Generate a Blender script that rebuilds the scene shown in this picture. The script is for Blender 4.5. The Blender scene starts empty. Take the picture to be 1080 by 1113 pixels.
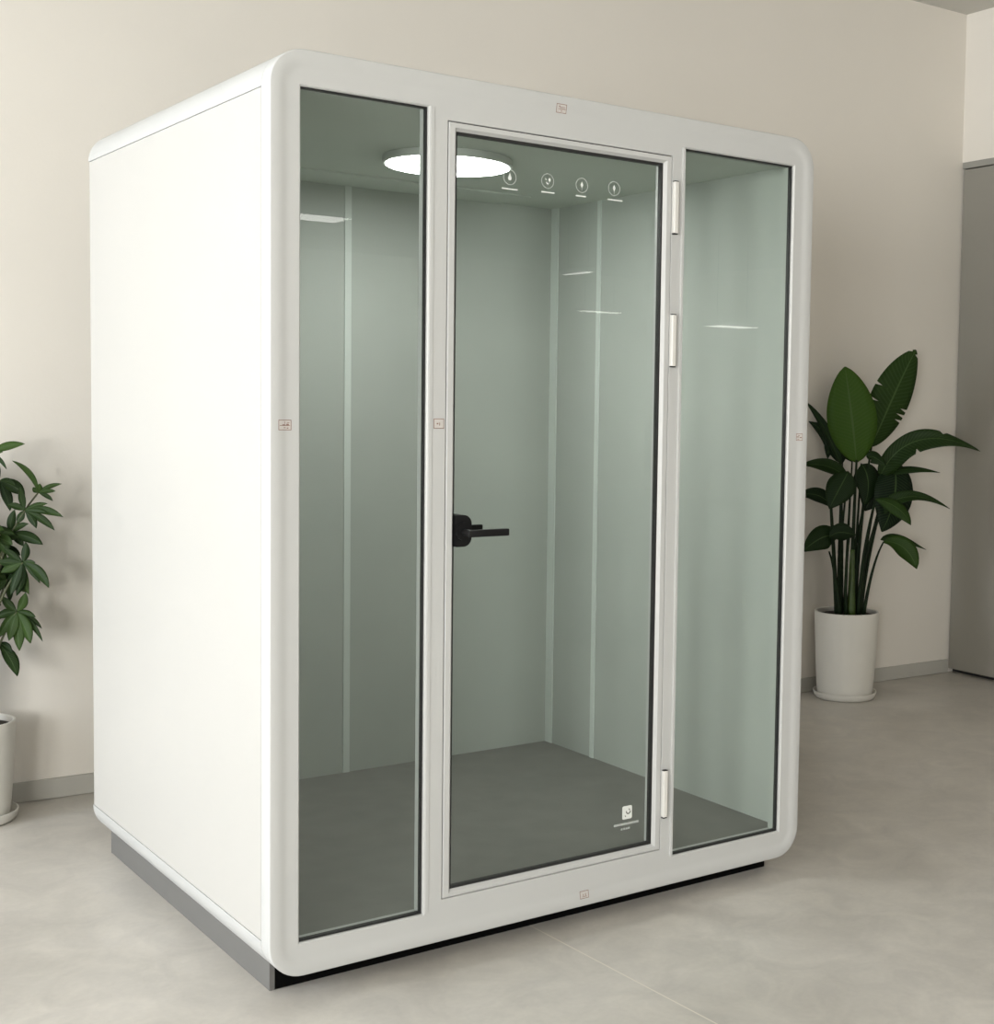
import bpy, bmesh, math, random
from mathutils import Vector, Matrix
random.seed(7)
sc = bpy.context.scene
COL = sc.collection
PI = math.pi

# ------------------------------------------------------------------ materials
def new_mat(name):
    m = bpy.data.materials.new(name); m.use_nodes = True
    nt = m.node_tree; nt.nodes.clear()
    out = nt.nodes.new('ShaderNodeOutputMaterial')
    return m, nt, out

def srgb(r, g, b):
    f = lambda c: (c/255/12.92) if c/255 <= .04045 else ((c/255+.055)/1.055)**2.4
    return (f(r), f(g), f(b), 1)

def paint(name, col, rough=.5, var=.03, scale=6.0, bump=0.0, bscale=200.0, metallic=0.0, spec=.5, coat=0.0):
    m, nt, out = new_mat(name)
    b = nt.nodes.new('ShaderNodeBsdfPrincipled')
    b.inputs['Roughness'].default_value = rough
    b.inputs['Metallic'].default_value = metallic
    b.inputs['Specular IOR Level'].default_value = spec
    b.inputs['Coat Weight'].default_value = coat
    tc = nt.nodes.new('ShaderNodeTexCoord')
    n = nt.nodes.new('ShaderNodeTexNoise'); n.inputs['Scale'].default_value = scale; n.inputs['Detail'].default_value = 5
    nt.links.new(tc.outputs['Object'], n.inputs['Vector'])
    r = nt.nodes.new('ShaderNodeValToRGB')
    c = col
    r.color_ramp.elements[0].position = .3; r.color_ramp.elements[1].position = .7
    r.color_ramp.elements[0].color = (c[0]*(1-var), c[1]*(1-var), c[2]*(1-var), 1)
    r.color_ramp.elements[1].color = (min(1, c[0]*(1+var)), min(1, c[1]*(1+var)), min(1, c[2]*(1+var)), 1)
    nt.links.new(n.outputs['Fac'], r.inputs['Fac'])
    nt.links.new(r.outputs['Color'], b.inputs['Base Color'])
    if bump:
        n2 = nt.nodes.new('ShaderNodeTexNoise'); n2.inputs['Scale'].default_value = bscale; n2.inputs['Detail'].default_value = 3
        nt.links.new(tc.outputs['Object'], n2.inputs['Vector'])
        bp = nt.nodes.new('ShaderNodeBump'); bp.inputs['Strength'].default_value = bump; bp.inputs['Distance'].default_value = .002
        nt.links.new(n2.outputs['Fac'], bp.inputs['Height'])
        nt.links.new(bp.outputs['Normal'], b.inputs['Normal'])
    nt.links.new(b.outputs['BSDF'], out.inputs['Surface'])
    return m

def emit(name, col, strength):
    m, nt, out = new_mat(name)
    e = nt.nodes.new('ShaderNodeEmission'); e.inputs['Color'].default_value = col; e.inputs['Strength'].default_value = strength
    nt.links.new(e.outputs['Emission'], out.inputs['Surface'])
    return m

def glass(name, tint, ior=1.5):
    m, nt, out = new_mat(name)
    tr = nt.nodes.new('ShaderNodeBsdfTransparent'); tr.inputs['Color'].default_value = tint
    gl = nt.nodes.new('ShaderNodeBsdfGlossy'); gl.inputs['Roughness'].default_value = 0.0
    gl.inputs['Color'].default_value = (1, 1, 1, 1)
    fr = nt.nodes.new('ShaderNodeFresnel'); fr.inputs['IOR'].default_value = ior
    geo = nt.nodes.new('ShaderNodeNewGeometry')
    inv = nt.nodes.new('ShaderNodeMath'); inv.operation = 'SUBTRACT'; inv.inputs[0].default_value = 1
    nt.links.new(geo.outputs['Backfacing'], inv.inputs[1])
    mul = nt.nodes.new('ShaderNodeMath'); mul.operation = 'MULTIPLY'
    nt.links.new(fr.outputs['Fac'], mul.inputs[0]); nt.links.new(inv.outputs[0], mul.inputs[1])
    mx = nt.nodes.new('ShaderNodeMixShader')
    nt.links.new(mul.outputs[0], mx.inputs['Fac'])
    nt.links.new(tr.outputs[0], mx.inputs[1]); nt.links.new(gl.outputs[0], mx.inputs[2])
    nt.links.new(mx.outputs[0], out.inputs['Surface'])
    return m

def leaf_mat(name, dark, light, vein, transl=.25, rough=.38, veins=26.0):
    """blade colour varies leaf to leaf (UV v offset) with a pale midrib and fine side veins"""
    m, nt, out = new_mat(name)
    uv = nt.nodes.new('ShaderNodeUVMap'); uv.uv_map = 'UVMap'
    sep = nt.nodes.new('ShaderNodeSeparateXYZ'); nt.links.new(uv.outputs['UV'], sep.inputs[0])
    def math_(op, a, b_=None, v=None):
        n = nt.nodes.new('ShaderNodeMath'); n.operation = op
        nt.links.new(a, n.inputs[0])
        if b_ is not None: nt.links.new(b_, n.inputs[1])
        if v is not None: n.inputs[1].default_value = v
        return n.outputs[0]
    d = math_('ABSOLUTE', math_('SUBTRACT', sep.outputs['X'], v=.5))
    rib = math_('LESS_THAN', d, v=.022)
    k = math_('ADD', math_('MULTIPLY', sep.outputs['Y'], v=veins), math_('MULTIPLY', d, v=-6.0))
    sv = math_('MULTIPLY', math_('POWER', math_('ABSOLUTE', math_('SINE', math_('MULTIPLY', k, v=PI))), v=6.0), v=.18)
    att = nt.nodes.new('ShaderNodeAttribute'); att.attribute_name = 'leaf_tone'
    tc = nt.nodes.new('ShaderNodeTexCoord')
    mix = nt.nodes.new('ShaderNodeMix'); mix.data_type = 'RGBA'
    mix.inputs[6].default_value = dark; mix.inputs[7].default_value = light
    nt.links.new(att.outputs['Fac'], mix.inputs[0])
    mix2 = nt.nodes.new('ShaderNodeMix'); mix2.data_type = 'RGBA'
    nt.links.new(math_('MAXIMUM', math_('MULTIPLY', rib, v=.55), sv), mix2.inputs[0])
    nt.links.new(mix.outputs[2], mix2.inputs[6]); mix2.inputs[7].default_value = vein
    b = nt.nodes.new('ShaderNodeBsdfPrincipled'); b.inputs['Roughness'].default_value = rough
    b.inputs['Specular IOR Level'].default_value = .12
    nt.links.new(mix2.outputs[2], b.inputs['Base Color'])
    t = nt.nodes.new('ShaderNodeBsdfTranslucent'); nt.links.new(mix2.outputs[2], t.inputs['Color'])
    ms = nt.nodes.new('ShaderNodeMixShader'); ms.inputs['Fac'].default_value = transl
    nt.links.new(b.outputs[0], ms.inputs[1]); nt.links.new(t.outputs[0], ms.inputs[2])
    nt.links.new(ms.outputs[0], out.inputs['Surface'])
    return m

def concrete():
    m, nt, out = new_mat('polished_concrete')
    b = nt.nodes.new('ShaderNodeBsdfPrincipled')
    tc = nt.nodes.new('ShaderNodeTexCoord')
    def noise(scale, detail, dist=0.0, rough=.55):
        n = nt.nodes.new('ShaderNodeTexNoise'); n.inputs['Scale'].default_value = scale
        n.inputs['Detail'].default_value = detail; n.inputs['Distortion'].default_value = dist
        n.inputs['Roughness'].default_value = rough
        nt.links.new(tc.outputs['Object'], n.inputs['Vector']); return n
    n1 = noise(1.1, 6, .6); n2 = noise(5.5, 7, 1.2, .6); n3 = noise(60, 3)
    r1 = nt.nodes.new('ShaderNodeValToRGB')
    r1.color_ramp.elements[0].position = .35; r1.color_ramp.elements[1].position = .68
    r1.color_ramp.elements[0].color = FLOOR_A; r1.color_ramp.elements[1].color = FLOOR_B
    nt.links.new(n1.outputs['Fac'], r1.inputs['Fac'])
    r2 = nt.nodes.new('ShaderNodeValToRGB')
    r2.color_ramp.elements[0].position = .35; r2.color_ramp.elements[1].position = .7
    r2.color_ramp.elements[0].color = (.88, .875, .87, 1); r2.color_ramp.elements[1].color = (1.06, 1.05, 1.03, 1)
    nt.links.new(n2.outputs['Fac'], r2.inputs['Fac'])
    mu = nt.nodes.new('ShaderNodeMix'); mu.data_type = 'RGBA'; mu.blend_type = 'MULTIPLY'; mu.inputs[0].default_value = 1
    nt.links.new(r1.outputs['Color'], mu.inputs[6]); nt.links.new(r2.outputs['Color'], mu.inputs[7])
    r3 = nt.nodes.new('ShaderNodeValToRGB')
    r3.color_ramp.elements[0].position = .3; r3.color_ramp.elements[1].position = .7
    r3.color_ramp.elements[0].color = (.97, .97, .97, 1); r3.color_ramp.elements[1].color = (1.02, 1.02, 1.02, 1)
    nt.links.new(n3.outputs['Fac'], r3.inputs['Fac'])
    mu2 = nt.nodes.new('ShaderNodeMix'); mu2.data_type = 'RGBA'; mu2.blend_type = 'MULTIPLY'; mu2.inputs[0].default_value = 1
    nt.links.new(mu.outputs[2], mu2.inputs[6]); nt.links.new(r3.outputs['Color'], mu2.inputs[7])
    # pale expansion joint running away from the viewer
    sep = nt.nodes.new('ShaderNodeSeparateXYZ'); nt.links.new(tc.outputs['Object'], sep.inputs[0])
    a = nt.nodes.new('ShaderNodeMath'); a.operation = 'MULTIPLY_ADD'
    nt.links.new(sep.outputs['Y'], a.inputs[0]); a.inputs[1].default_value = .0332; a.inputs[2].default_value = -.8110
    s = nt.nodes.new('ShaderNodeMath'); s.operation = 'ADD'
    nt.links.new(sep.outputs['X'], s.inputs[0]); nt.links.new(a.outputs[0], s.inputs[1])
    ab = nt.nodes.new('ShaderNodeMath'); ab.operation = 'ABSOLUTE'; nt.links.new(s.outputs[0], ab.inputs[0])
    lt = nt.nodes.new('ShaderNodeMath'); lt.operation = 'LESS_THAN'; nt.links.new(ab.outputs[0], lt.inputs[0]); lt.inputs[1].default_value = .0022
    mj = nt.nodes.new('ShaderNodeMix'); mj.data_type = 'RGBA'
    nt.links.new(lt.outputs[0], mj.inputs[0]); nt.links.new(mu2.outputs[2], mj.inputs[6]); mj.inputs[7].default_value = (.62, .58, .51, 1)
    nt.links.new(mj.outputs[2], b.inputs['Base Color'])
    rr = nt.nodes.new('ShaderNodeMapRange'); rr.inputs['To Min'].default_value = .30; rr.inputs['To Max'].default_value = .48
    nt.links.new(n2.outputs['Fac'], rr.inputs['Value']); nt.links.new(rr.outputs[0], b.inputs['Roughness'])
    b.inputs['Specular IOR Level'].default_value = .45
    bp = nt.nodes.new('ShaderNodeBump'); bp.inputs['Strength'].default_value = .06; bp.inputs['Distance'].default_value = .002
    nt.links.new(n2.outputs['Fac'], bp.inputs['Height']); nt.links.new(bp.outputs['Normal'], b.inputs['Normal'])
    nt.links.new(b.outputs[0], out.inputs['Surface'])
    return m

FLOOR_A = (.455, .436, .404, 1); FLOOR_B = (.575, .553, .520, 1)
M = {}
M['floor'] = concrete()
M['wall'] = paint('warm_white_plaster', (.70, .665, .61), .85, .02, 1.3, .15, 90)
M['ceiling'] = paint('ceiling_paint', (.54, .53, .495), .9, .02, 1.5)
M['skirting'] = paint('grey_skirting', (.41, .40, .365), .6, .03, 4)
M['grey_door'] = paint('grey_door_laminate', (.243, .232, .203), .55, .03, 2)
M['door_trim'] = paint('grey_door_trim', (.27, .265, .24), .5, .03, 3)
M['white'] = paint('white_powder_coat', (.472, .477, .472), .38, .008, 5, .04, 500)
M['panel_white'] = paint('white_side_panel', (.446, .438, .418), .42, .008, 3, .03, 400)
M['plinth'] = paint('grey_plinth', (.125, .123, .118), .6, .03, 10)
M['plinth_shade'] = paint('near_black_plinth_shade', (.0025, .0025, .0025), .8, .05, 30, spec=.05)  # darkness of the shaded base front, given as colour
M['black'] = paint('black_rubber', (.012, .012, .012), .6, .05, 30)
M['handle'] = paint('black_handle_coat', (.005, .005, .0055), .5, .05, 30, spec=.25)
M['hinge'] = paint('bright_hinge_metal', (.86, .85, .82), .22, .01, 20, metallic=.35)
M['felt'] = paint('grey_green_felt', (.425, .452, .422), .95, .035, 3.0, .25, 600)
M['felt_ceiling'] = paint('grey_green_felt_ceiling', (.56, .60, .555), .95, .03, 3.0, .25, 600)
M['strip'] = paint('pale_joint_strip', (.60, .65, .62), .6, .02, 4)
M['carpet'] = paint('grey_carpet', (.205, .205, .190), .97, .06, 9, .6, 700)
M['lamp_rim'] = paint('lamp_rim_white', (.55, .57, .55), .5, .01, 10)
M['lamp'] = emit('lamp_diffuser_light', (1, .985, .95, 1), 5.0)
M['panel_lamp'] = emit('panel_light', (1, .98, .94, 1), 9.0)
M['glass'] = glass('green_tinted_glass', (.912, .934, .922, 1))
M['clear'] = glass('window_glass', (.97, .98, .98, 1))
M['print'] = paint('white_print', (.66, .68, .66), .6, .02, 60)
M['print_dim'] = paint('pale_print', (.36, .385, .365), .6, .05, 90)
M['print_dark'] = paint('dark_print', (.03, .035, .03), .6, .05, 60)
M['paper'] = paint('sticker_paper', (.50, .475, .452), .7, .03, 80)
M['ink'] = paint('sticker_ink', (.22, .13, .105), .7, .1, 120)
M['pot'] = paint('white_ceramic', (.66, .645, .60), .35, .015, 9)
M['soil'] = paint('dark_soil', (.022, .016, .011), .95, .4, 60, .8, 120)
M['bop_leaf'] = leaf_mat('broad_leaf', (.0028, .0095, .0040, 1), (.034, .076, .007, 1), (.070, .115, .040, 1), .10, .5)
M['bop_stem'] = paint('petiole_green', (.008, .017, .006), .6, .3, 20, spec=.15)
M['bop_shoot'] = paint('shoot_green', (.035, .065, .010), .5, .2, 20)
M['whorl_leaf'] = leaf_mat('whorl_leaf', (.0050, .0145, .0045, 1), (.042, .080, .015, 1), (.080, .125, .050, 1), .16, .45, 12.0)
M['twig'] = paint('twig_bark', (.060, .066, .030), .7, .25, 40)
M['frame'] = paint('window_frame_grey', (.18, .18, .17), .45, .02, 8)

# ------------------------------------------------------------------ mesh helpers
def link(o, parent=None):
    COL.objects.link(o)
    if parent is not None: o.parent = parent
    return o

def obj(name, bm, mats, parent=None, smooth=False, angle=None):
    me = bpy.data.meshes.new(name)
    bm.normal_update()
    bm.to_mesh(me); bm.free()
    for m in (mats if isinstance(mats, (list, tuple)) else [mats]): me.materials.append(m)
    if smooth:
        for p in me.polygons: p.use_smooth = True
        if angle is not None:
            me.set_sharp_from_angle(angle=math.radians(angle))
    return link(bpy.data.objects.new(name, me), parent)

def thing(name, label, cat, loc=(0, 0, 0), rz=0, group=None):
    o = bpy.data.objects.new(name, None); link(o)
    o.location = loc; o.rotation_euler = (0, 0, rz); o.empty_display_size = .1
    o['label'] = label; o['category'] = cat
    if group: o['group'] = group
    return o

def struct(o):
    o['kind'] = 'structure'; return o

def box(bm, x0, x1, y0, y1, z0, z1, bev=0, mi=0):
    r = bmesh.ops.create_cube(bm, size=1)
    vs = r['verts']
    for v in vs:
        v.co = Vector(((x0+x1)/2 + v.co.x*(x1-x0), (y0+y1)/2 + v.co.y*(y1-y0), (z0+z1)/2 + v.co.z*(z1-z0)))
    fs = {f for v in vs for f in v.link_faces}
    for f in fs: f.material_index = mi
    if bev:
        es = {e for v in vs for e in v.link_edges}
        bmesh.ops.bevel(bm, geom=list(es), offset=bev, segments=2, affect='EDGES', profile=.5)

def bx(name, mats, parent, *a, bev=0, **k):
    bm = bmesh.new(); box(bm, *a, bev=bev); return obj(name, bm, mats, parent, **k)

def quad_strip(bm, A, B, closed=True, mi=0):
    n = len(A); fs = []
    for i in range(n if closed else n-1):
        j = (i+1) % n
        f = bm.faces.new((A[i], A[j], B[j], B[i])); f.material_index = mi; fs.append(f)
    return fs

def rrect(x0, x1, z0, z1, r, seg=10):
    pts = []
    for cx, cz, a0 in ((x1-r, z1-r, 0), (x0+r, z1-r, 90), (x0+r, z0+r, 180), (x1-r, z0+r, 270)):
        for k in range(seg+1):
            a = math.radians(a0 + 90*k/seg)
            pts.append((cx+r*math.cos(a), cz+r*math.sin(a)))
    return pts

def rect(x0, x1, z0, z1):
    return [(x1, z1), (x0, z1), (x0, z0), (x1, z0)]

def loop(bm, pts, y):
    return [bm.verts.new((x, y, z)) for x, z in pts]

def fix(bm):
    bmesh.ops.recalc_face_normals(bm, faces=bm.faces[:])

def rect_ring(name, mat, parent, o, i, y0, y1, bev=0):
    """picture-frame ring; o and i are (x0,x1,z0,z1)"""
    bm = bmesh.new()
    a = loop(bm, rect(*o), y0); b = loop(bm, rect(*i), y0)
    c = loop(bm, rect(*i), y1); d = loop(bm, rect(*o), y1)
    quad_strip(bm, a, b); quad_strip(bm, b, c); quad_strip(bm, c, d); quad_strip(bm, d, a)
    fix(bm)
    return obj(name, bm, mat, parent)

def tube(bm, pts, radii, n=8, mi=0, cap=True):
    pts = [Vector(p) for p in pts]
    rings = []
    up = Vector((0, 0, 1))
    prev = None
    for i, p in enumerate(pts):
        t = (pts[min(i+1, len(pts)-1)] - pts[max(i-1, 0)]).normalized()
        if prev is None:
            s = t.cross(up)
            if s.length < 1e-3: s = t.cross(Vector((1, 0, 0)))
            s.normalize()
        else:
            s = (prev - t*prev.dot(t)).normalized()
        prev = s
        u = s.cross(t)
        r = radii[i] if isinstance(radii, (list, tuple)) else radii
        rings.append([bm.verts.new(p + s*math.cos(2*PI*k/n)*r + u*math.sin(2*PI*k/n)*r) for k in range(n)])
    for a, b in zip(rings, rings[1:]): quad_strip(bm, a, b, mi=mi)
    if cap:
        for r in (rings[0], rings[-1]):
            f = bm.faces.new(r); f.material_index = mi

def lathe(bm, prof, n=48, mi=0):
    rings = [[bm.verts.new((r*math.cos(2*PI*k/n), r*math.sin(2*PI*k/n), z)) for k in range(n)] for r, z in prof]
    for a, b in zip(rings, rings[1:]): quad_strip(bm, a, b, mi=mi)
    for r in (rings[0], rings[-1]):
        f = bm.faces.new(r); f.material_index = mi

def bez(P, t):
    P = [Vector(p) for p in P]
    while len(P) > 1: P = [P[i].lerp(P[i+1], t) for i in range(len(P)-1)]
    return P[0]

# ------------------------------------------------------------------ room
WY = -0.0313
YW = 2.168
room_rot = Matrix.Translation((0, YW, 0)) @ Matrix.Rotation(WY, 4, 'Z')
def rp(x, y, z=0): return room_rot @ Vector((x, y, z))
XL, XC, XR, YF, ZC = -4.6, 4.8223, 14.0, -18.0, 3.671
def room(name, mat, *boxes, parent=None, bev=0):
    bm = bmesh.new()
    for b in boxes: box(bm, *b, bev=bev)
    o = obj(name, bm, mat, parent)
    if parent is None: o.matrix_world = room_rot
    return struct(o)

fl = bx('floor', M['floor'], None, -6.2, 16, -20.5, 3.2, -.12, 0); struct(fl)
room('wall_back', M['wall'], (XL-.2, XC+.2, 0, .2, 0, ZC))
room('baseboard_back', M['skirting'], (XL, XC-.001, -.012, 0, 0.002, .0745))
room('ceiling', M['ceiling'], (XL-.2, XR+.2, YF-.2, .2, ZC, ZC+.15))
# wall on the right: grey full-height door leaf in it, starting at the corner
DT = 2.862; YD = -1.30; YE = -3.2
room('wall_right', M['wall'], (XC, XC+.2, YD, 0, DT, ZC), (XC, XC+.2, YE, YD, 0, ZC), (XC+.09, XC+.2, YD, 0, 0, DT))
d1 = room('door_1', M['grey_door'], (XC+.006, XC+.05, YD+.008, -.010, .024, DT-.040))
room('door_header', M['door_trim'], (XC-.002, XC+.06, YD+.004, -.006, DT-.034, DT), parent=d1)
room('door_gap_seal', M['black'], (XC+.05, XC+.088, YD+.002, -.001, .001, DT-.001), parent=d1)
bm = bmesh.new(); box(bm, XC-.012, XC+.006, YD+.10, YD+.115, .95, 1.25, bev=.003); struct(obj('door_handle', bm, M['handle'], d1))
room('wall_hall_side', M['wall'], (XC+.2, XR, YE, YE+.2, 0, ZC))
room('wall_hall_right', M['wall'], (XR, XR+.2, YF, YE+.2, 0, ZC))
FILL_WINS = [(4.6, 1.2), (.6, -2.8)]  # unseen far-wall windows, added as a source of ambient light
fsegs = []
fe = [XR+.2]
for a, b in FILL_WINS: fe += [a, b]
fe += [XL-.2]
for i in range(0, len(fe), 2): fsegs.append((fe[i+1], fe[i], YF-.2, YF, 0, ZC))
for a, b in FILL_WINS: fsegs += [(b, a, YF-.2, YF, 0, .35), (b, a, YF-.2, YF, 3.15, ZC)]
room('wall_front', M['wall'], *fsegs)
# window wall on the left
WINS = [(-.30, -2.30, .35, 3.15), (-2.60, -4.60, .35, 3.15), (-4.90, -6.90, .75, 2.45), (-7.20, -9.20, .75, 2.45)]
WZ0, WZ1 = .35, 3.15
segs = []
edges = [0.0]
for a, b, _, _ in WINS: edges += [a, b]
edges += [YF]
for i in range(0, len(edges), 2): segs.append((XL-.2, XL, edges[i+1], edges[i], 0, ZC))
for a, b, q0, q1 in WINS:
    segs += [(XL-.2, XL, b, a, 0, q0), (XL-.2, XL, b, a, q1, ZC)]
room('wall_left', M['wall'], *segs)
for i, (a, b, q0, q1) in enumerate(WINS):
    bm = bmesh.new()
    w = .05
    box(bm, XL-.13, XL-.07, b, a, q0, q0+w); box(bm, XL-.13, XL-.07, b, a, q1-w, q1)
    box(bm, XL-.13, XL-.07, b, b+w, q0+w, q1-w); box(bm, XL-.13, XL-.07, a-w, a, q0+w, q1-w)
    box(bm, XL-.13, XL-.07, (a+b)/2-w/2, (a+b)/2+w/2, q0+w, q1-w)
    fr = obj('window_%d' % (i+1), bm, M['frame']); fr.matrix_world = room_rot; struct(fr)
    pane = bx('window_pane', M['clear'], fr, XL-.104, XL-.096, b+w, a-w, q0+w, q1-w); struct(pane)

for i, (a, b) in enumerate(FILL_WINS):
    bm = bmesh.new(); w = .05
    box(bm, b, a, YF-.13, YF-.07, WZ0, WZ0+w); box(bm, b, a, YF-.13, YF-.07, WZ1-w, WZ1)
    for x in (b, (a+b)/2-w/2, a-w): box(bm, x, x+w, YF-.13, YF-.07, WZ0+w, WZ1-w)
    fr = obj('window_%d' % (i+1+len(WINS)), bm, M['frame']); fr.matrix_world = room_rot; struct(fr)
    struct(bx('window_pane', M['clear'], fr, b+w, a-w, YF-.104, YF-.096, WZ0+w, WZ1-w))

# ------------------------------------------------------------------ office booth
W, D, Z0, ZT, R = 1.7553, 1.4724, .06, 2.31, .0882
pod = thing('office_booth', 'large white one-room glass-fronted soundproof booth standing in the middle of the concrete floor', 'booth')

def ring_y(s):
    """front profile: depth of the white ring at distance s in from its outer edge"""
    pr = [(0, .0022), (.0012, .0007), (.003, .0002), (.010, -.0008), (.018, -.0012), (.025, -.0009), (.032, .0002), (.038, .0015), (.045, .0024), (.052, .0026), (.30, .0026)]
    for (a, ya), (b, yb) in zip(pr, pr[1:]):
        if s <= b: return ya + (yb-ya)*(s-a)/(b-a)
    return .0026
YP = .0026
LP = (.0776, .4175, .1430, 2.2236); DH = (.4718, 1.2000, .1716, 2.1972); RP = (1.2482, 1.6740, .1445, 2.2246)
bm = bmesh.new()
prev = loop(bm, rrect(0, W, Z0, ZT, R), .052)
first = prev
for s in (0, .0006, .0012, .003, .006, .010, .014, .018, .0225, .027, .0315, .036, .040, .044, .048, .052):
    cur = loop(bm, rrect(s, W-s, Z0+s, ZT-s, max(R-s, .004)), ring_y(s))
    quad_strip(bm, prev, cur); prev = cur
for f in bm.faces: f.smooth = True
def plate_with_holes(bm, outer_verts, holes, y):
    es = []
    n = len(outer_verts)
    for i in range(n):
        e = bm.edges.get((outer_verts[i], outer_verts[(i+1) % n])) or bm.edges.new((outer_verts[i], outer_verts[(i+1) % n]))
        es.append(e)
    hs = []
    for h in holes:
        vs = loop(bm, rect(*h), y); hs.append(vs)
        for i in range(4): es.append(bm.edges.new((vs[i], vs[(i+1) % 4])))
    bmesh.ops.triangle_fill(bm, edges=es, use_beauty=True, use_dissolve=False)
    return hs
ch = .0035
def grow(r, c): return (r[0]-c, r[1]+c, r[2]-c, r[3]+c)
hs = plate_with_holes(bm, prev, [grow(LP, ch), grow(DH, .0008), grow(RP, ch)], YP)
back = loop(bm, rrect(.004, W-.004, Z0+.004, ZT-.004, R-.004), .052)
quad_strip(bm, first, back)
hb = plate_with_holes(bm, back, [LP, DH, RP], .052)
for h, r, b in zip(hs, (LP, DH, RP), hb):
    mid = loop(bm, rect(*r), YP + (ch if r is not DH else .0012))
    quad_strip(bm, h, mid); quad_strip(bm, mid, b)
fix(bm)
front = obj('front_frame', bm, M['white'], pod)
front.data.set_sharp_from_angle(angle=math.radians(40))
# raised strips beside the panes
bm = bmesh.new()
box(bm, 1.2345, 1.2440, YP-.0045, YP+.002, Z0+.085, ZT-.085, bev=.0012)
obj('mullion_strip', bm, M['white'], pod)
bm = bmesh.new(); box(bm, .4225, .4330, YP-.0018, YP+.002, Z0+.085, ZT-.085, bev=.0009)
obj('mullion_strip', bm, M['white'], pod)

# shell: rounded tube behind the front frame, straight sides recessed to take the side panels
prof = []
seg = 12
rec = .0045
def arc(cx, cz, a0):
    return [(cx+R*math.cos(math.radians(a0+90*k/seg)), cz+R*math.sin(math.radians(a0+90*k/seg))) for k in range(seg+1)]
zr0, zr1 = Z0+R+.002, ZT-R-.002
prof += [(W-rec, zr0), (W-rec, zr1), (W, zr1)] + arc(W-R, ZT-R, 0) + arc(R, ZT-R, 90) + [(0, zr1), (rec, zr1), (rec, zr0), (0, zr0)] + arc(R, Z0+R, 180) + arc(W-R, Z0+R, 270) + [(W, zr0)]
ip = rrect(.006, W-.006, Z0+.006, ZT-.006, R-.006, seg)
bm = bmesh.new()
a = loop(bm, prof, .0535); b = loop(bm, prof, D)
c = loop(bm, ip, D); d = loop(bm, ip, .0535)
quad_strip(bm, a, b)
quad_strip(bm, c, d)
es = []
def ring_fill(bm, A, B):
    es = []
    for L in (A, B):
        for i in range(len(L)):
            es.append(bm.edges.get((L[i], L[(i+1) % len(L)])) or bm.edges.new((L[i], L[(i+1) % len(L)])))
    bmesh.ops.triangle_fill(bm, edges=es, use_beauty=True)
ring_fill(bm, a, d); ring_fill(bm, b, c)
fix(bm)
obj('outer_shell', bm, M['white'], pod, smooth=True, angle=25)
# back cap
bm = bmesh.new(); vs = loop(bm, ip, D-.012); vs2 = loop(bm, ip, D-.001); quad_strip(bm, vs, vs2); bm.faces.new(vs); bm.faces.new(vs2); fix(bm)
obj('back_panel', bm, M['white'], pod)
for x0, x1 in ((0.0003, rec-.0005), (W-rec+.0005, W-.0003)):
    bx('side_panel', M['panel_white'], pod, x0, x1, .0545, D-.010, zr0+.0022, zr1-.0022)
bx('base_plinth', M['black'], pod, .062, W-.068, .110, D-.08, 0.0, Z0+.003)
bx('plinth_shade_strip', M['plinth_shade'], pod, .0525, 1.702, .0960, .106, 0.0, Z0+.006)  # near-black strip: shade under the booth front put into its colour
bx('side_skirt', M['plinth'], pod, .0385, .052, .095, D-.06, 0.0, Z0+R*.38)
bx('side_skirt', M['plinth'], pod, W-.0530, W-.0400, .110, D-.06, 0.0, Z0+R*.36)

# glass side panes with black gaskets
def pane(name, r, parent, y0=.0155, y1=.0235):
    return bx(name, M['glass'], parent, r[0]+.0015, r[1]-.0015, y0, y1, r[2]+.0015, r[3]-.0015)
bm = bmesh.new(); box(bm, RP[1]-.0012, RP[1]-.0001, .0272, .0519, RP[2], RP[3]); box(bm, RP[0], RP[1]-.0012, .0272, .0519, RP[3]-.0012, RP[3]-.0001)
obj('inner_trim', bm, M['felt'], pod)
for r in (LP, RP):
    pane('window_pane', r, pod)
    rect_ring('window_gasket', M['black'], pod, r, (r[0]+.0024, r[1]-.0028, r[2]+.0045, r[3]-.0032), .0120, .0270)

# door leaf
g = .0030
DO = (DH[0]+g, DH[1]-g, DH[2]+g, DH[3]-g)
fl_, fr_, ft_, fb_ = .0180, .0165, .0125, .0100
c_ = .0075
DF = (DO[0]+fl_, DO[1]-fr_, DO[2]+fb_, DO[3]-ft_)
DG = (DF[0]+c_, DF[1]-c_, DF[2]+c_, DF[3]-c_)
bm = bmesh.new()
yf = YP-.0006
L0 = loop(bm, rect(*DO), yf+.0012); L1 = loop(bm, rect(*grow(DO, -.0012)), yf); L2 = loop(bm, rect(*DF), yf)
L3 = loop(bm, rect(*DG), yf+.010); L4 = loop(bm, rect(*DG), .046); L5 = loop(bm, rect(*DO), .046)
for A, B in ((L0, L1), (L1, L2), (L2, L3), (L3, L4), (L4, L5), (L5, L0)): quad_strip(bm, A, B)
fix(bm)
door = obj('door', bm, M['white'], pod)
rect_ring('door_seal', M['black'], door, (DH[0]+.0002, DH[1]-.0002, DH[2]+.0002, DH[3]-.0002), grow(DO, -.0004), YP+.007, .030)
rect_ring('door_gasket', M['black'], door, DG, (DG[0]+.004, DG[1]-.0055, DG[2]+.0068, DG[3]-.0070), .0125, .0285)
pane('door_glass', DG, door, .0165, .0245)

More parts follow.
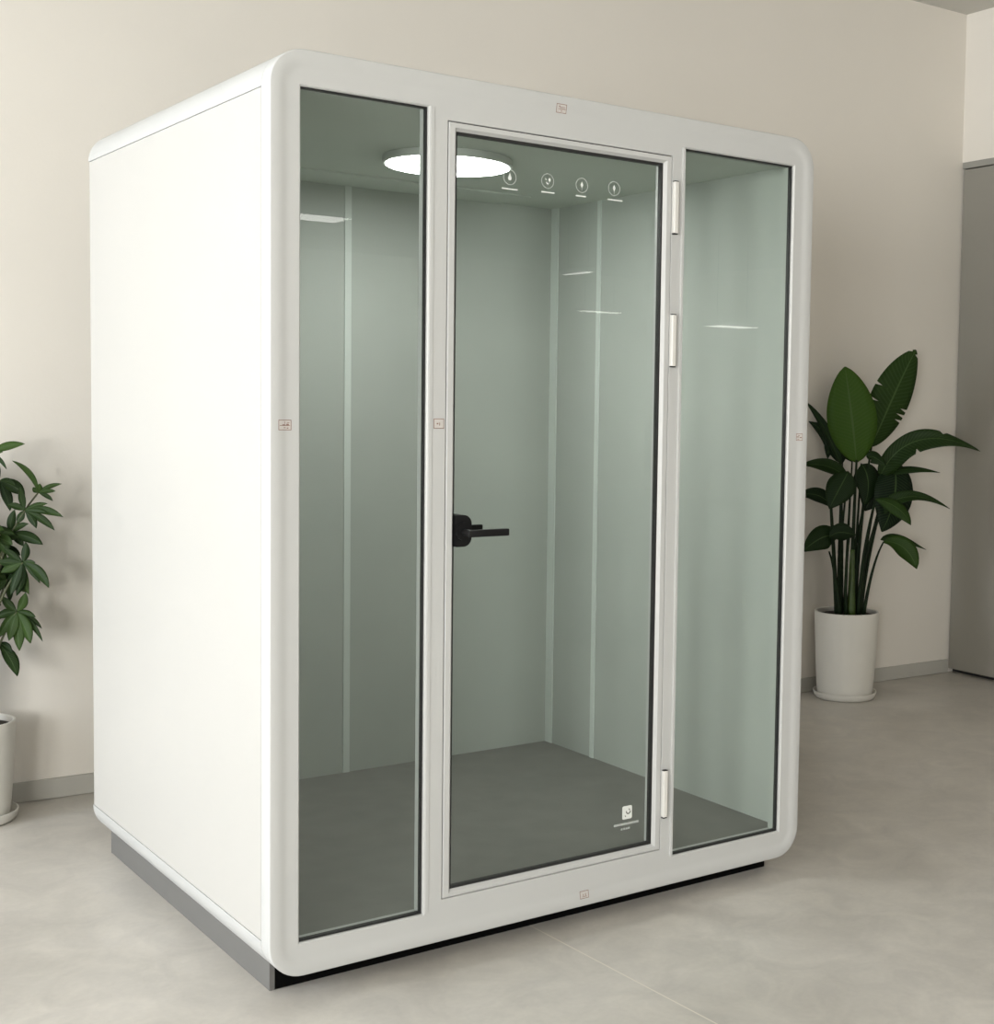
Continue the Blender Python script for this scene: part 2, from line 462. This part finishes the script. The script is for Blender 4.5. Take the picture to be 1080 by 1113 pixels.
# lever handle set, both sides of the door glass
bm = bmesh.new()
def plate(bm, x0, x1, z0, z1, y0, y1, r):
    pts = []
    for cx, cz, a0, rr in ((x1-r, z1-r, 0, r), (x0+.003, z1-.003, 90, .003), (x0+.003, z0+.003, 180, .003), (x1-r, z0+r, 270, r)):
        for k in range(7):
            a = math.radians(a0+90*k/6); pts.append((cx+rr*math.cos(a), cz+rr*math.sin(a)))
    A = loop(bm, pts, y0); B = loop(bm, pts, y1)
    quad_strip(bm, A, B); bm.faces.new(A); bm.faces.new(B)
def disc(bm, cx, cz, r, y0, y1, n=24):
    pts = [(cx+r*math.cos(2*PI*k/n), cz+r*math.sin(2*PI*k/n)) for k in range(n)]
    A = loop(bm, pts, y0); B = loop(bm, pts, y1)
    quad_strip(bm, A, B); bm.faces.new(A); bm.faces.new(B)
HX = DG[0]+.0005
plate(bm, HX, .5485, 1.1045, 1.1880, -.004, .0163, .024)
disc(bm, .523, 1.1455, .0235, -.011, -.0035)
disc(bm, .523, 1.1430, .0095, -.050, -.010)
box(bm, .512, .6330, -.056, -.0445, 1.1335, 1.1525, bev=.0028)
plate(bm, HX, .5485, 1.1045, 1.1880, .0247, .045, .024)
disc(bm, .523, 1.1455, .0235, .0445, .052)
disc(bm, .523, 1.1430, .0095, .050, .087)
box(bm, .512, .6330, .081, .0925, 1.1335, 1.1525, bev=.0028)
fix(bm)
h = obj('lever_handle', bm, M['handle'], door, smooth=True, angle=30); h['label'] = 'matt black lever handle set'

# printed marks on the door glass
YG = .0163
def flat(bm, pts, y=YG, mi=0, th=.0003):
    A = [bm.verts.new((x, y, z)) for x, z in pts]; B = [bm.verts.new((x, y-th, z)) for x, z in pts]
    f = bm.faces.new(A); f.material_index = mi; f = bm.faces.new(B); f.material_index = mi
    quad_strip(bm, A, B, mi=mi)
def fring(bm, cx, cz, r, w, y=YG, mi=0, n=32, a0=0, a1=360, th=.0003):
    k = [math.radians(a0+(a1-a0)*i/n) for i in range(n+1)]
    for p, q in zip(k, k[1:]):
        flat(bm, [(cx+r*math.cos(p), cz+r*math.sin(p)), (cx+r*math.cos(q), cz+r*math.sin(q)), (cx+(r-w)*math.cos(q), cz+(r-w)*math.sin(q)), (cx+(r-w)*math.cos(p), cz+(r-w)*math.sin(p))], y, mi, th)
icons = [(.6650, 2.0775, .6650, 2.0465, .049), (.7840, 2.0805, .7850, 2.0505, .042), (.8955, 2.0815, .8925, 2.0520, .034), (1.0045, 2.0845, 1.0085, 2.0530, .050)]
for i, (cx, cz, lx, lz, lw) in enumerate(icons):
    bm = bmesh.new()
    fring(bm, cx, cz, .0205, .0022, mi=1)
    if i == 0:
        flat(bm, [(cx, cz+.013), (cx-.0055, cz-.002), (cx-.0035, cz-.008), (cx+.0035, cz-.008), (cx+.0055, cz-.002)])
    elif i == 1:
        flat(bm, [(cx+.002, cz+.004), (cx+.006, cz+.010), (cx+.010, cz+.004), (cx+.006, cz-.003)])
        flat(bm, [(cx-.009, cz+.008), (cx-.004, cz+.006), (cx-.002, cz+.001), (cx-.007, cz+.002)], mi=1)
        flat(bm, [(cx-.005, cz-.004), (cx, cz-.010), (cx+.005, cz-.005), (cx+.003, cz-.004), (cx, cz-.0065), (cx-.003, cz-.002)])
    else:
        flat(bm, [(cx, cz+.011), (cx-.0045, cz+.001), (cx, cz-.009), (cx+.0045, cz+.001)])
        flat(bm, [(cx-.0012, cz-.008), (cx-.0012, cz-.015), (cx+.0012, cz-.015), (cx+.0012, cz-.008)], mi=1)
    flat(bm, [(lx-lw/2, lz-.0018), (lx+lw/2, lz-.0018), (lx+lw/2, lz+.0018), (lx-lw/2, lz+.0018)])
    fix(bm); obj('printed_icon', bm, [M['print'], M['print_dim']], door)
bm = bmesh.new()
cx, cz = 1.0865, .3000
pts = []
for px, pz, a0 in ((.0125, .0145, 0), (-.0125, .0145, 90), (-.0125, -.0145, 180), (.0125, -.0145, 270)):
    for k in range(5):
        a = math.radians(a0+22.5*k); pts.append((cx+px+.005*math.cos(a), cz+pz+.005*math.sin(a)))
flat(bm, pts)
fring(bm, cx+.004, cz+.003, .0085, .003, YG-.0004, 1, 20, 170, 370)
flat(bm, [(cx+.004, cz+.011), (cx+.008, cz+.005), (cx+.011, cz+.009)], YG-.0004, 1)
flat(bm, [(cx-.009, cz-.008), (cx-.005, cz-.009), (cx-.004, cz-.013), (cx-.007, cz-.012)], YG-.0004, 1)
flat(bm, [(1.0395, .2640), (1.1285, .2640), (1.1285, .2705), (1.0395, .2705)], mi=3)
for k in range(4):
    flat(bm, [(1.0650+k*.0085, .2500), (1.0712+k*.0085, .2500), (1.0712+k*.0085, .2555+.001*(k % 2)), (1.0650+k*.0085, .2555)], mi=3)
fix(bm); o = obj('printed_notice', bm, [M['print'], M['print_dark'], M['print'], M['print_dim']], door)
o['label'] = 'white square emblem over a pale bar at the door glass corner'

# hinges
for zc, hh in ((2.0505, .147), (1.6705, .148), (.3405, .139)):
    bm = bmesh.new()
    box(bm, 1.2000, 1.2150, YP-.0135, YP+.001, zc-hh/2, zc+hh/2, bev=.0022)
    box(bm, 1.2010, 1.2140, YP-.0120, YP-.001, zc-hh/2-.003, zc-hh/2+.001, mi=1)
    box(bm, 1.2010, 1.2140, YP-.0120, YP-.001, zc+hh/2-.001, zc+hh/2+.002, mi=1)
    obj('hinge', bm, [M['hinge'], M['handle']], pod)

# little paper stickers on the white frame
def sticker(x0, x1, z0, z1, kind):
    bm = bmesh.new()
    def yq(x, z):
        s = min(x, W-x, z-Z0, ZT-z); return ring_y(s) - .0006
    n = 10
    def patch(a0, a1, b0, b1, mi, lift):
        cols = max(1, int((a1-a0)/(x1-x0)*n+.5)); rows = max(1, int((b1-b0)/(z1-z0)*n+.5))
        g_ = [[bm.verts.new((a0+(a1-a0)*i/cols, yq(a0+(a1-a0)*i/cols, b0+(b1-b0)*j/rows)-lift, b0+(b1-b0)*j/rows)) for j in range(rows+1)] for i in range(cols+1)]
        for i in range(cols):
            for j in range(rows):
                f = bm.faces.new((g_[i][j], g_[i+1][j], g_[i+1][j+1], g_[i][j+1])); f.material_index = mi
    patch(x0, x1, z0, z1, 0, 0)
    w = .0016; e = .0004
    patch(x0, x1, z0, z0+w, 1, e); patch(x0, x1, z1-w, z1, 1, e); patch(x0, x0+w, z0, z1, 1, e); patch(x1-w, x1, z0, z1, 1, e)
    dx, dz = x1-x0, z1-z0
    rects = {0: [(.3, .85, .62, .68), (.35, .9, .42, .50), (.2, .5, .42, .47), (.45, .6, .2, .28), (.25, .36, .66, .8)],
             1: [(.1, .9, .42, .48), (.62, .82, .48, .62), (.66, .86, .7, .76), (.3, .55, .48, .56), (.42, .56, .2, .28), (.66, .78, .16, .26), (.48, .52, .6, .85)],
             2: [(.3, .45, .42, .56), (.55, .62, .3, .6)],
             3: [(.1, .45, .46, .58), (.55, .85, .36, .5), (.3, .6, .66, .74), (.2, .5, .18, .26)],
             4: [(.25, .8, .22, .28), (.35, .42, .3, .6), (.6, .67, .3, .65)]}[kind]
    for p, q, r_, s_ in rects: patch(x0+p*dx, x0+q*dx, z0+r_*dz, z0+s_*dz, 1, e)
    return obj('sticker', bm, [M['paper'], M['ink']], pod)
sticker(.7980, .8308, 2.2628, 2.2868, 0)
sticker(.0207, .0543, 1.4071, 1.4320, 1)
sticker(.4369, .4670, 1.4130, 1.4385, 2)
sticker(1.7085, 1.7325, 1.3812, 1.4032, 3)
sticker(.9128, .9430, .0825, .1040, 4)

# booth interior
XI, YI, ZI, ZF, XI0 = 1.7400, 1.4520, 2.2432, .1316, .0180
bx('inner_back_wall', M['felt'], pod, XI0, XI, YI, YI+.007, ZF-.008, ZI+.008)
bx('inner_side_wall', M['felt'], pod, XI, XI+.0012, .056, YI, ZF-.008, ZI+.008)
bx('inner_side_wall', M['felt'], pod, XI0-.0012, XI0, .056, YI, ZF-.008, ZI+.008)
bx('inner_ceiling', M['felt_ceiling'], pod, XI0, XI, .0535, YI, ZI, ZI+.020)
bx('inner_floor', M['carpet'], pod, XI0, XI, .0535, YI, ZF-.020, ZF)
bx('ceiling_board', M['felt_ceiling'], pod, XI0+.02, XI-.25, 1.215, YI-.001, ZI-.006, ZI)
bx('joint_strip', M['strip'], pod, .8640, .8890, YI-.004, YI, ZF, ZI-.006)
bx('joint_strip', M['strip'], pod, XI-.004, XI, 1.117, 1.140, ZF, ZI)
bx('corner_strip', M['strip'], pod, XI-.005, XI, 1.405, YI, ZF, ZI)

bm = bmesh.new()
lathe(bm, [(.20, ZI), (.202, ZI-.004), (.202, ZI-.020), (.198, ZI-.0235), (.190, ZI-.0235)], 64)
lamp = obj('ceiling_lamp', bm, M['lamp_rim'], pod, smooth=True, angle=30); lamp.location = (.8777, .735, 0)
bm = bmesh.new(); lathe(bm, [(.192, ZI-.0236), (.192, ZI-.0252), (.185, ZI-.0262)], 64)
lens = obj('lamp_diffuser', bm, M['lamp'], lamp); lens['label'] = 'glowing round white diffuser'

# ------------------------------------------------------------------ plants
HR = Vector((.7904, -.6124, 0)).normalized(); HE = Vector((.6124, .7904, 0)).normalized()
def leaf(bm, uvl, tone_l, mid, width, tilt=0.0, fold=.12, n=14, tone=.5, shape=(.42, .9), notch=(), wave=0.0, sl=1.0, sr=1.0):
    """one blade: midrib bezier through `mid`, blade width turned by tilt about the midrib"""
    m = 6
    rows = []
    ph = random.random()*6
    for i in range(n+1):
        t = i/n
        p = bez(mid, t); q = bez(mid, min(1, t+.02)); q0 = bez(mid, max(0, t-.02))
        tan = (q-q0).normalized()
        base = tan.cross(Vector((0, 1, 0)))
        if base.length < .05: base = Vector((1, 0, 0))
        base.normalize()
        nor = base.cross(tan).normalized()
        tl = tilt if not isinstance(tilt, tuple) else tilt[0]+(tilt[1]-tilt[0])*t
        side = (base*math.cos(tl) + nor*math.sin(tl)).normalized()
        no = side.cross(tan).normalized()
        pk, ex = shape
        w = (math.sin(PI*min(1, max(0, t))**(math.log(.5)/math.log(pk)))**ex) if 0 < t < 1 else 0.0
        w = max(w, .03)*width/2
        row = []
        for j in range(m+1):
            u = j/m*2-1
            k = sl if u < 0 else sr
            f = 1.0
            for (nt_, nd, sd) in notch:
                if (u < 0) == (sd < 0) and abs(u) > .6 and abs(t-nt_) < .5/n: f = 1-nd
            pos = p + side*u*w*k*f + no*(abs(u)**1.5*fold*w*2 + wave*w*math.sin(t*9+ph+u*2)*abs(u))
            v = bm.verts.new(pos); v[tone_l] = tone
            row.append((v, (u/2+.5, t)))
        rows.append(row)
    for a, b in zip(rows, rows[1:]):
        for j in range(m):
            f = bm.faces.new((a[j][0], a[j+1][0], b[j+1][0], b[j][0])); f.smooth = True
            for lp, (vv, uvv) in zip(f.loops, (a[j], a[j+1], b[j+1], b[j])): lp[uvl].uv = uvv

def foliage_bm():
    bm = bmesh.new(); return bm, bm.loops.layers.uv.new('UVMap'), bm.verts.layers.float.new('leaf_tone')
def finish_leaves(name, bm, mat, parent, th):
    o = obj(name, bm, mat, parent)
    md = o.modifiers.new('thickness', 'SOLIDIFY'); md.thickness = th; md.offset = 0
    return o
def pot_bm(rt, rb, h, wall=.012):
    bm = bmesh.new()
    prof = [(rb-.02, .012), (rb-.006, .012), (rb, .020)]
    for k in range(1, 11):
        t = k/10; prof.append((rb+(rt-rb)*(t**.75), .02+(h-.026)*t))
    prof += [(rt, h-.002), (rt-.003, h), (rt-wall+.003, h), (rt-wall, h-.003), (rt-wall-.002, h-.05), (.02, h-.052)]
    lathe(bm, prof, 56); return bm
def saucer_bm(r):
    bm = bmesh.new()
    lathe(bm, [(r*.84, 0), (r*.90, .002), (r*.955, .012), (r, .034), (r, .038), (r-.0045, .038), (r*.91, .013), (r*.5, .0118)], 56); return bm
def soil_bm(r, h):
    bm = bmesh.new(); lathe(bm, [(r*.98, h-.02), (r, h), (r*.6, h+.008), (r*.2, h+.012)], 40); return bm

# --- broad-leaved plant by the wall on the right
O = Vector((3.83, 1.845, 0)); KR = 1/210.0
plR = thing('potted_plant', 'tall broad-leaved plant in a white pot by the wall right of the booth', 'plant', tuple(O), math.atan2(HR.y, HR.x))
obj('pot', pot_bm(.165, .141, .449), M['pot'], plR, smooth=True, angle=40)
obj('saucer', saucer_bm(.163), M['pot'], plR, smooth=True, angle=40)
obj('soil', soil_bm(.150, .427), M['soil'], plR, smooth=True)
def PR(u, v, d=0.0): return Vector(((u-917.4)*KR - .0184*(757.5-v)*KR, d, (757.5-v)*KR))
bm, uvl, tl = foliage_bm()
def LR(pts, wpx, **k): leaf(bm, uvl, tl, [PR(*p) for p in pts], wpx*KR, **k)
# (base ... tip) in the plant's own frame
LR([(927.5, 503, -.03), (924, 470, -.05), (919, 435, -.05), (914.5, 401, -.02)], 53, tilt=.12, fold=.05, n=26, tone=1.0, shape=(.47, .66))
LR([(944, 486, .02), (957, 458, .01), (974, 415, .03), (993, 381, .06)], 46, tilt=-.25, fold=.07, n=72, tone=.40, shape=(.50, .66), sl=.95, sr=1.05,
   notch=((.33, .40, 1), (.45, .5, 1), (.58, .35, 1), (.36, .35, -1), (.42, .42, -1), (.47, .35, -1), (.955, .6, -1), (.97, .5, 1)))
LR([(954, 517, .0), (968, 478, -.05), (1004, 462, -.10), (1055, 488, -.12)], 25, tilt=(.15, .9), fold=-.12, n=36, tone=.26, shape=(.36, .62), wave=.22, sl=1.25, sr=.85, notch=((.47, .35, -1), (.72, .4, 1)))
LR([(965, 513, .0), (985, 505, -.06), (1014, 511.5, -.10)], 10, tilt=.7, fold=.1, tone=.2, shape=(.3, .9))
LR([(968, 502, .02), (975, 525, -.02), (966, 555, -.05), (954, 576, -.06)], 46, tilt=.25, fold=.08, n=18, tone=.02, shape=(.42, .8), wave=.06)
LR([(950, 560, -.03), (966, 534, -.08), (990, 530, -.12), (1023, 549, -.14)], 15, tilt=(.3, .9), fold=-.15, tone=.25, shape=(.35, .85), wave=.06)
LR([(946, 541, -.08), (962, 543, -.12), (976, 552, -.14), (982, 567, -.14)], 16, tilt=.35, fold=.12, tone=.45, shape=(.5, .8))
LR([(956, 588, -.04), (968, 583, -.08), (984, 592, -.10), (990, 614, -.11)], 21, tilt=-.25, fold=.12, tone=.55, shape=(.55, .75))
LR([(955, 586, .01), (972, 578, .0), (985, 587, -.02), (1003, 595, -.03)], 9, tilt=.4, fold=.1, tone=.2, shape=(.3, .9))
LR([(912, 507, .0), (902, 480, .02), (890, 455, .03), (872, 437, .03)], 13, tilt=.8, fold=.12, tone=.10, shape=(.4, .9))
LR([(914, 505, .03), (907, 480, .05), (897, 470, .06), (878, 460, .06)], 22, tilt=.4, fold=.1, tone=.05, shape=(.35, .85))
LR([(925, 503, .05), (914, 478, .07), (902, 470, .07), (899, 500, .07)], 24, tilt=.2, fold=.08, tone=.05, shape=(.45, .8))
LR([(918, 520, -.02), (905, 508, -.04), (890, 503, -.05), (868, 506, -.05)], 17, tilt=.5, fold=.12, tone=.22, shape=(.45, .8))
LR([(918, 512, -.06), (911, 525, -.09), (903, 538, -.10), (897, 552, -.10)], 31, tilt=-.3, fold=.1, tone=.12, shape=(.40, .8))
LR([(903, 552, .0), (893, 538, -.01), (882, 535, -.02), (864, 539, -.02)], 17, tilt=.4, fold=.1, tone=.06, shape=(.45, .85))
LR([(908, 583, -.05), (896, 577, -.08), (884, 584, -.10), (869, 598, -.10)], 26, tilt=-.2, fold=.1, tone=.16, shape=(.45, .8))
LR([(925, 579, -.10), (914, 577, -.11), (905, 573, -.12), (897, 582, -.12)], 20, tilt=.1, fold=.1, tone=.06, shape=(.5, .8))
LR([(934, 505, .02), (941, 512, .0), (944, 530, -.02), (936, 548, -.04)], 30, tilt=.3, fold=.1, tone=.08, shape=(.42, .8))
LR([(948, 512, .05), (952, 522, .06), (948, 540, .07), (940, 556, .07)], 34, tilt=-.2, fold=.1, tone=.03, shape=(.45, .8))
LR([(941, 500, -.05), (938, 492, -.07), (946, 496, -.09), (957, 505, -.09)], 14, tilt=.3, fold=.1, tone=.15, shape=(.5, .8))
finish_leaves('foliage', bm, M['bop_leaf'], plR, .0012)
bm = bmesh.new()
def stem(p0, p1, p2, r0, r1, mi=0, P=PR):
    pts = [bez([P(*p0), P(*p1), P(*p2)], k/10) for k in range(11)]
    tube(bm, pts, [r0+(r1-r0)*k/10 for k in range(11)], 8, mi)
base = 668
for p0, p1, p2, r0, r1, mi in [
    ((923, base, -.03), (923, 600, -.04), (927.5, 500, -.03), .016, .006, 0),
    ((923, base, -.045), (922.5, 630, -.05), (923.5, 596, -.05), .022, .012, 1),
    ((928, base, .01), (931, 580, .02), (945, 484, .02), .013, .005, 0),
    ((934, base, -.01), (934, 600, .0), (955, 516, .0), .012, .005, 0),
    ((935, base, .02), (940, 600, .02), (966, 512, .0), .010, .004, 0),
    ((936, base, -.04), (944, 610, -.04), (957, 587, -.04), .010, .004, 0),
    ((933, base, .03), (938, 600, .03), (968, 503, .02), .010, .004, 0),
    ((930, base, -.05), (932, 600, -.05), (946, 542, -.08), .010, .004, 0),
    ((932, base, -.03), (933, 610, -.03), (951, 559, -.03), .010, .004, 0),
    ((913, base, .0), (914, 590, .0), (912, 506, .0), .011, .004, 0),
    ((911, base, .02), (910, 600, .03), (914, 504, .03), .010, .004, 0),
    ((909, base, -.03), (909, 610, -.02), (918, 520, -.02), .010, .004, 0),
    ((908, base, .01), (907, 620, .0), (902, 551, .0), .012, .004, 0),
    ((907, base, -.04), (904, 620, -.05), (898, 550, -.10), .011, .004, 0),
    ((910, base, -.06), (906, 620, -.06), (898, 598, -.06), .013, .004, 0),
    ((917, base, -.06), (914, 620, -.08), (919, 578, -.10), .009, .004, 0),
    ((918, base, .04), (920, 600, .05), (925, 502, .05), .011, .004, 0),
    ((925, base, .05), (930, 600, .05), (934, 504, .02), .010, .004, 0),
    ((921, base, .02), (924, 600, .05), (948, 511, .05), .010, .004, 0)]:
    stem(p0, p1, p2, r0, r1, mi)
fix(bm)
obj('stems', bm, [M['bop_stem'], M['bop_shoot']], plR, smooth=True)

# --- whorled shrub at the left edge of the view
OL = Vector((-.240, 2.018, 0)); KL = 1/318.0
plL = thing('potted_plant', 'leafy shrub with pointed leaves in a white pot left of the booth', 'plant', tuple(OL), math.atan2(HR.y, HR.x))
obj('pot', pot_bm(.130, .108, .352, .010), M['pot'], plL, smooth=True, angle=40)
obj('saucer', saucer_bm(.136), M['pot'], plL, smooth=True, angle=40)
obj('soil', soil_bm(.117, .330), M['soil'], plL, smooth=True)
U0 = -27.0
def PL(u, v, d=0.0):
    x = (u-U0)*KL + .012*(891-v)*KL
    if -.6124*x + .7904*d > .115: d = (.115 + .6124*x)/.7904
    return Vector((x, d, (891-v)*KL))
bm, uvl, tl = foliage_bm()
def LL(base_, tip, wpx, bend=0.0, d0=0.0, d1=0.0, **k):
    a = PL(base_[0], base_[1], d0); b = PL(tip[0], tip[1], d1)
    mid_ = a.lerp(b, .5); ax = b-a
    pr_ = Vector((-ax.z, 0, ax.x)); mid_ = mid_ + pr_*bend
    k.setdefault('fold', .14); k.setdefault('shape', (.5, .85))
    leaf(bm, uvl, tl, [a, mid_, b], wpx*KL, n=10, **k)
twigs = []
def R_(a, b): return random.uniform(a, b)
# explicit whorls that stand clear of the wall
for base_, tips in [
    ((37, 527), [((13, 492), 8, -.25, .7), ((40, 517), 7, .05, .8), ((62, 517), 5, .15, .6), ((56, 525), 5, .1, .6), ((32, 521), 6, .1, .5), ((53, 536), 5, .15, .3)]),
    ((28, 546), [((71, 552), 9, .18, .4), ((60, 567), 9, .12, .25), ((41, 565), 8, .15, .15), ((53, 547.5), 6, .2, .3), ((24, 520), 9, .1, .3), ((20, 560), 9, -.1, .2), ((52, 538), 6, .15, .5), ((10, 540), 8, -.15, .3)]),
    ((12, 571), [((49, 582.5), 12, .15, .2), ((33, 560), 7, .2, .3), ((-4, 590), 12, -.1, .6), ((26, 585), 9, .1, .2), ((17, 545), 9, .1, .2)]),
    ((32, 601), [((64, 627), 13, .18, .25), ((47, 600.5), 5, .08, .3), ((34, 579), 9, -.12, .15), ((51, 623), 6, .1, .2), ((37, 636), 10, -.15, .6), ((27, 637), 10, .1, .1), ((22, 636), 11, -.05, .1), ((14, 585), 9, .1, .15), ((10, 612), 12, -.1, .5), ((6, 600), 12, .1, .2)]),
    ((18, 657), [((28, 636), 11, -.12, .7), ((41, 662), 6, .15, .3), ((44, 676), 6, .15, .25), ((48, 689), 7, .12, .3), ((37, 690.5), 16, .05, .65), ((24.5, 699), 14, -.02, .7), ((13, 688), 14, -.05, .6), ((0, 686), 12, -.12, .5), ((-6, 665), 10, -.15, .3), ((3, 640), 10, .15, .3)]),
    ((-4, 693), [((13.5, 731), 15, .12, .25), ((12, 703), 9, .18, .1), ((-15, 720), 12, -.1, .2)]),
    ((-1, 483), [((34, 473), 9, .14, .9), ((17, 500.5), 5, .15, .2), ((12, 482), 5, .1, .7), ((0, 462), 8, .1, .3), ((-22, 478), 9, -.1, .6), ((-20, 500), 9, -.1, .5)]),
    ((-6, 515), [((21, 531), 14, .2, .2), ((12, 520), 8, .2, .3), ((-30, 525), 12, -.2, .3), ((-10, 490), 10, .1, .5), ((4, 548), 12, .1, .1)])]:
    dd = R_(-.07, .03)
    for tip, w, bend, tone in tips:
        ln = math.hypot(tip[0]-base_[0], tip[1]-base_[1])
        LL(base_, tip, w, bend, dd, dd+R_(-.25, .15)*ln*KL, tone=tone, tilt=R_(-.25, .35))
    twigs.append((base_, dd))
# the rest of the crown, fuller towards its middle and beyond the picture's edge
for k in range(26):
    a = R_(0, 2*PI); rr = R_(.2, 1)**.6
    bu, bv, bd = -38+52*rr*math.cos(a), 582+95*rr*math.sin(a), R_(-.13, .10)
    if bu > 4: bu = 4-R_(0, 12)
    for j in range(8):
        an = 2*PI*j/8+R_(-.3, .3); L = R_(22, 36)
        el = R_(-.6, .5)
        tu = bu+L*math.cos(an)*math.cos(el); tv = bv+8+L*math.sin(an)*.55*math.cos(el)
        if tu > 26: tu = 26-R_(0, 6)
        LL((bu, bv), (tu, tv), R_(9, 13), R_(-.15, .15), bd, max(-.16, min(.15, bd+L*KL*math.sin(el))), tone=R_(0, .5), tilt=R_(-.6, .6))
    twigs.append(((bu, bv), bd))
finish_leaves('foliage', bm, M['whorl_leaf'], plL, .0008)
bm = bmesh.new()
for (u, v), d in twigs:
    s0 = (U0+R_(-8, 8), 784, R_(-.03, .03))
    stem(s0, (U0*.8+u*.2, v+60, d*.5), (u, v, d), .0075, .0028, 0, PL)
for k in range(3):
    stem((U0-10+10*k, 786, R_(-.03, .03)), (U0-12+12*k, 690, .0), (U0-20+20*k, 560, .0), .013, .006, 0, PL)
fix(bm)
obj('stems', bm, M['twig'], plL, smooth=True)

def settle(root):
    m = Matrix.Rotation(root.rotation_euler.z, 4, 'Z')
    for ch in root.children: ch.data.transform(m)
    root.rotation_euler.z = 0
settle(plR); settle(plL)

# ------------------------------------------------------------------ hall luminaires (they show as reflections in the booth's glass)
def lum(name, label, x0, x1, y0, y1, z0, z1, cat, wires=False):
    t = thing(name, label, cat, ((x0+x1)/2, (y0+y1)/2, z0))
    hx, hy, hz = (x1-x0)/2, (y1-y0)/2, z1-z0
    bm = bmesh.new(); box(bm, -hx-.015, hx+.015, -hy-.015, hy+.015, .004, hz, bev=.003); obj('housing', bm, M['lamp_rim'], t)
    bm = bmesh.new(); box(bm, -hx, hx, -hy, hy, 0, .0045); obj('diffuser', bm, M['panel_lamp'], t)
    if wires:
        for s in (-1, 1):
            bm = bmesh.new()
            e = (hx*.8*s, 0) if hx > hy else (0, hy*.8*s)
            tube(bm, [(e[0], e[1], hz-.002), (e[0], e[1], ZC-z0)], .003, 6)
            obj('suspension_wire', bm, M['handle'], t)
    return t
lum('ceiling_light', 'square panel light mirrored in the booth\'s left pane', 5.30, 5.97, -12.72, -12.22, ZC-.05, ZC, 'ceiling light')
lum('pendant_light', 'long straight pendant light mirrored across the door glass', 10.75, 11.42, -14.48, -14.26, 2.9, 2.95, 'ceiling light', True)
lum('pendant_light', 'short slanting pendant light mirrored near the door\'s top right', 7.26, 7.34, -9.65, -9.16, 2.9, 2.95, 'ceiling light', True)
lum('pendant_light', 'pendant light mirrored in the booth\'s right pane', 10.0, 10.62, -10.50, -10.18, 2.5, 2.55, 'ceiling light', True)

# ------------------------------------------------------------------ light
def area(name, loc, rot, sx, sy, power, col):
    l = bpy.data.lights.new(name, 'AREA'); l.shape = 'RECTANGLE'; l.size = sx; l.size_y = sy; l.energy = power; l.color = col
    o = bpy.data.objects.new(name, l); link(o); o.location = loc; o.rotation_euler = rot
    return o
PW = dict(w0=290, w1=38, w2=350, w3=660, near=6, far=96, front=96, lamp=33.0, sky=.6)
for i, (a, b, q0, q1) in enumerate(WINS):
    p = rp(XL-.35, (a+b)/2, (q0+q1)/2)
    area('daylight_and_fill', p, (0, -PI/2, WY), q1-q0, a-b, PW['w%d' % i], ((.945, .98, 1.03), (.97, .985, 1.0), (1, .975, .94), (1, .975, .94))[i])
for i, (a, b) in enumerate(FILL_WINS):
    p = rp((a+b)/2, YF-.35, (WZ0+WZ1)/2)
    area('daylight_and_fill', p, (-PI/2, 0, WY+PI), a-b, WZ1-WZ0, PW['front']/2, (1.0, .985, .96))  # fill lamp behind each added far-wall window
# unseen fill lamps below the ceiling, added to lift the hall's ambient light
for x, y in ((-1.5, -4.2), (1.2, -4.2), (3.6, -4.6)):
    area('hall_fill', rp(x, y, ZC-.02), (0, 0, 0), 1.2, .3, PW['near']/3, (1.0, .95, .87))
for x, y in ((-1, -8), (3, -8), (-1, -12.5), (3, -12.5), (1, -10.3)):
    area('hall_fill', rp(x, y, ZC-.02), (0, 0, 0), 1.2, .3, PW['far']/5, (1.0, .95, .87))
M['lamp'].node_tree.nodes['Emission'].inputs['Strength'].default_value = PW['lamp']
w = bpy.data.worlds.new('sky'); sc.world = w; w.use_nodes = True
bg = w.node_tree.nodes['Background']
sky = w.node_tree.nodes.new('ShaderNodeTexSky'); sky.sky_type = 'HOSEK_WILKIE'
w.node_tree.links.new(sky.outputs['Color'], bg.inputs['Color']); bg.inputs['Strength'].default_value = PW['sky']

# ------------------------------------------------------------------ camera
cam = bpy.data.cameras.new('camera'); co = bpy.data.objects.new('camera', cam); link(co)
yaw, pitch, roll = -.6604, -.0634, .0184
cy, sy, cp, sp, cr, sr = math.cos(yaw), math.sin(yaw), math.cos(pitch), math.sin(pitch), math.cos(roll), math.sin(roll)
fwd = Vector((-sy*cp, cy*cp, sp)); right = Vector((cy, sy, 0)); up = right.cross(fwd)
r2 = right*cr + up*sr; u2 = up*cr - right*sr
mw = Matrix((r2, u2, -fwd)).transposed().to_4x4(); mw.translation = (-1.2904, -3.1822, 1.4811)
co.matrix_world = mw
cam.sensor_fit = 'VERTICAL'; cam.sensor_height = 36; cam.sensor_width = 36
cam.lens = 1513.49*36/1113
cam.shift_x = -179.41/1113; cam.shift_y = -18.99/1113
cam.clip_start = .05; cam.clip_end = 100
sc.camera = co

vs = sc.view_settings
sc.display_settings.display_device = 'sRGB'
vs.view_transform = 'Standard'; vs.look = 'None'; vs.gamma = 1; vs.use_curve_mapping = False
vs.exposure = 0.0
sc.cycles.use_denoising = True
sc.cycles.max_bounces = 14; sc.cycles.diffuse_bounces = 8; sc.cycles.transparent_max_bounces = 32
sc.cycles.caustics_reflective = False; sc.cycles.caustics_refractive = False
sc.cycles.sample_clamp_indirect = 6
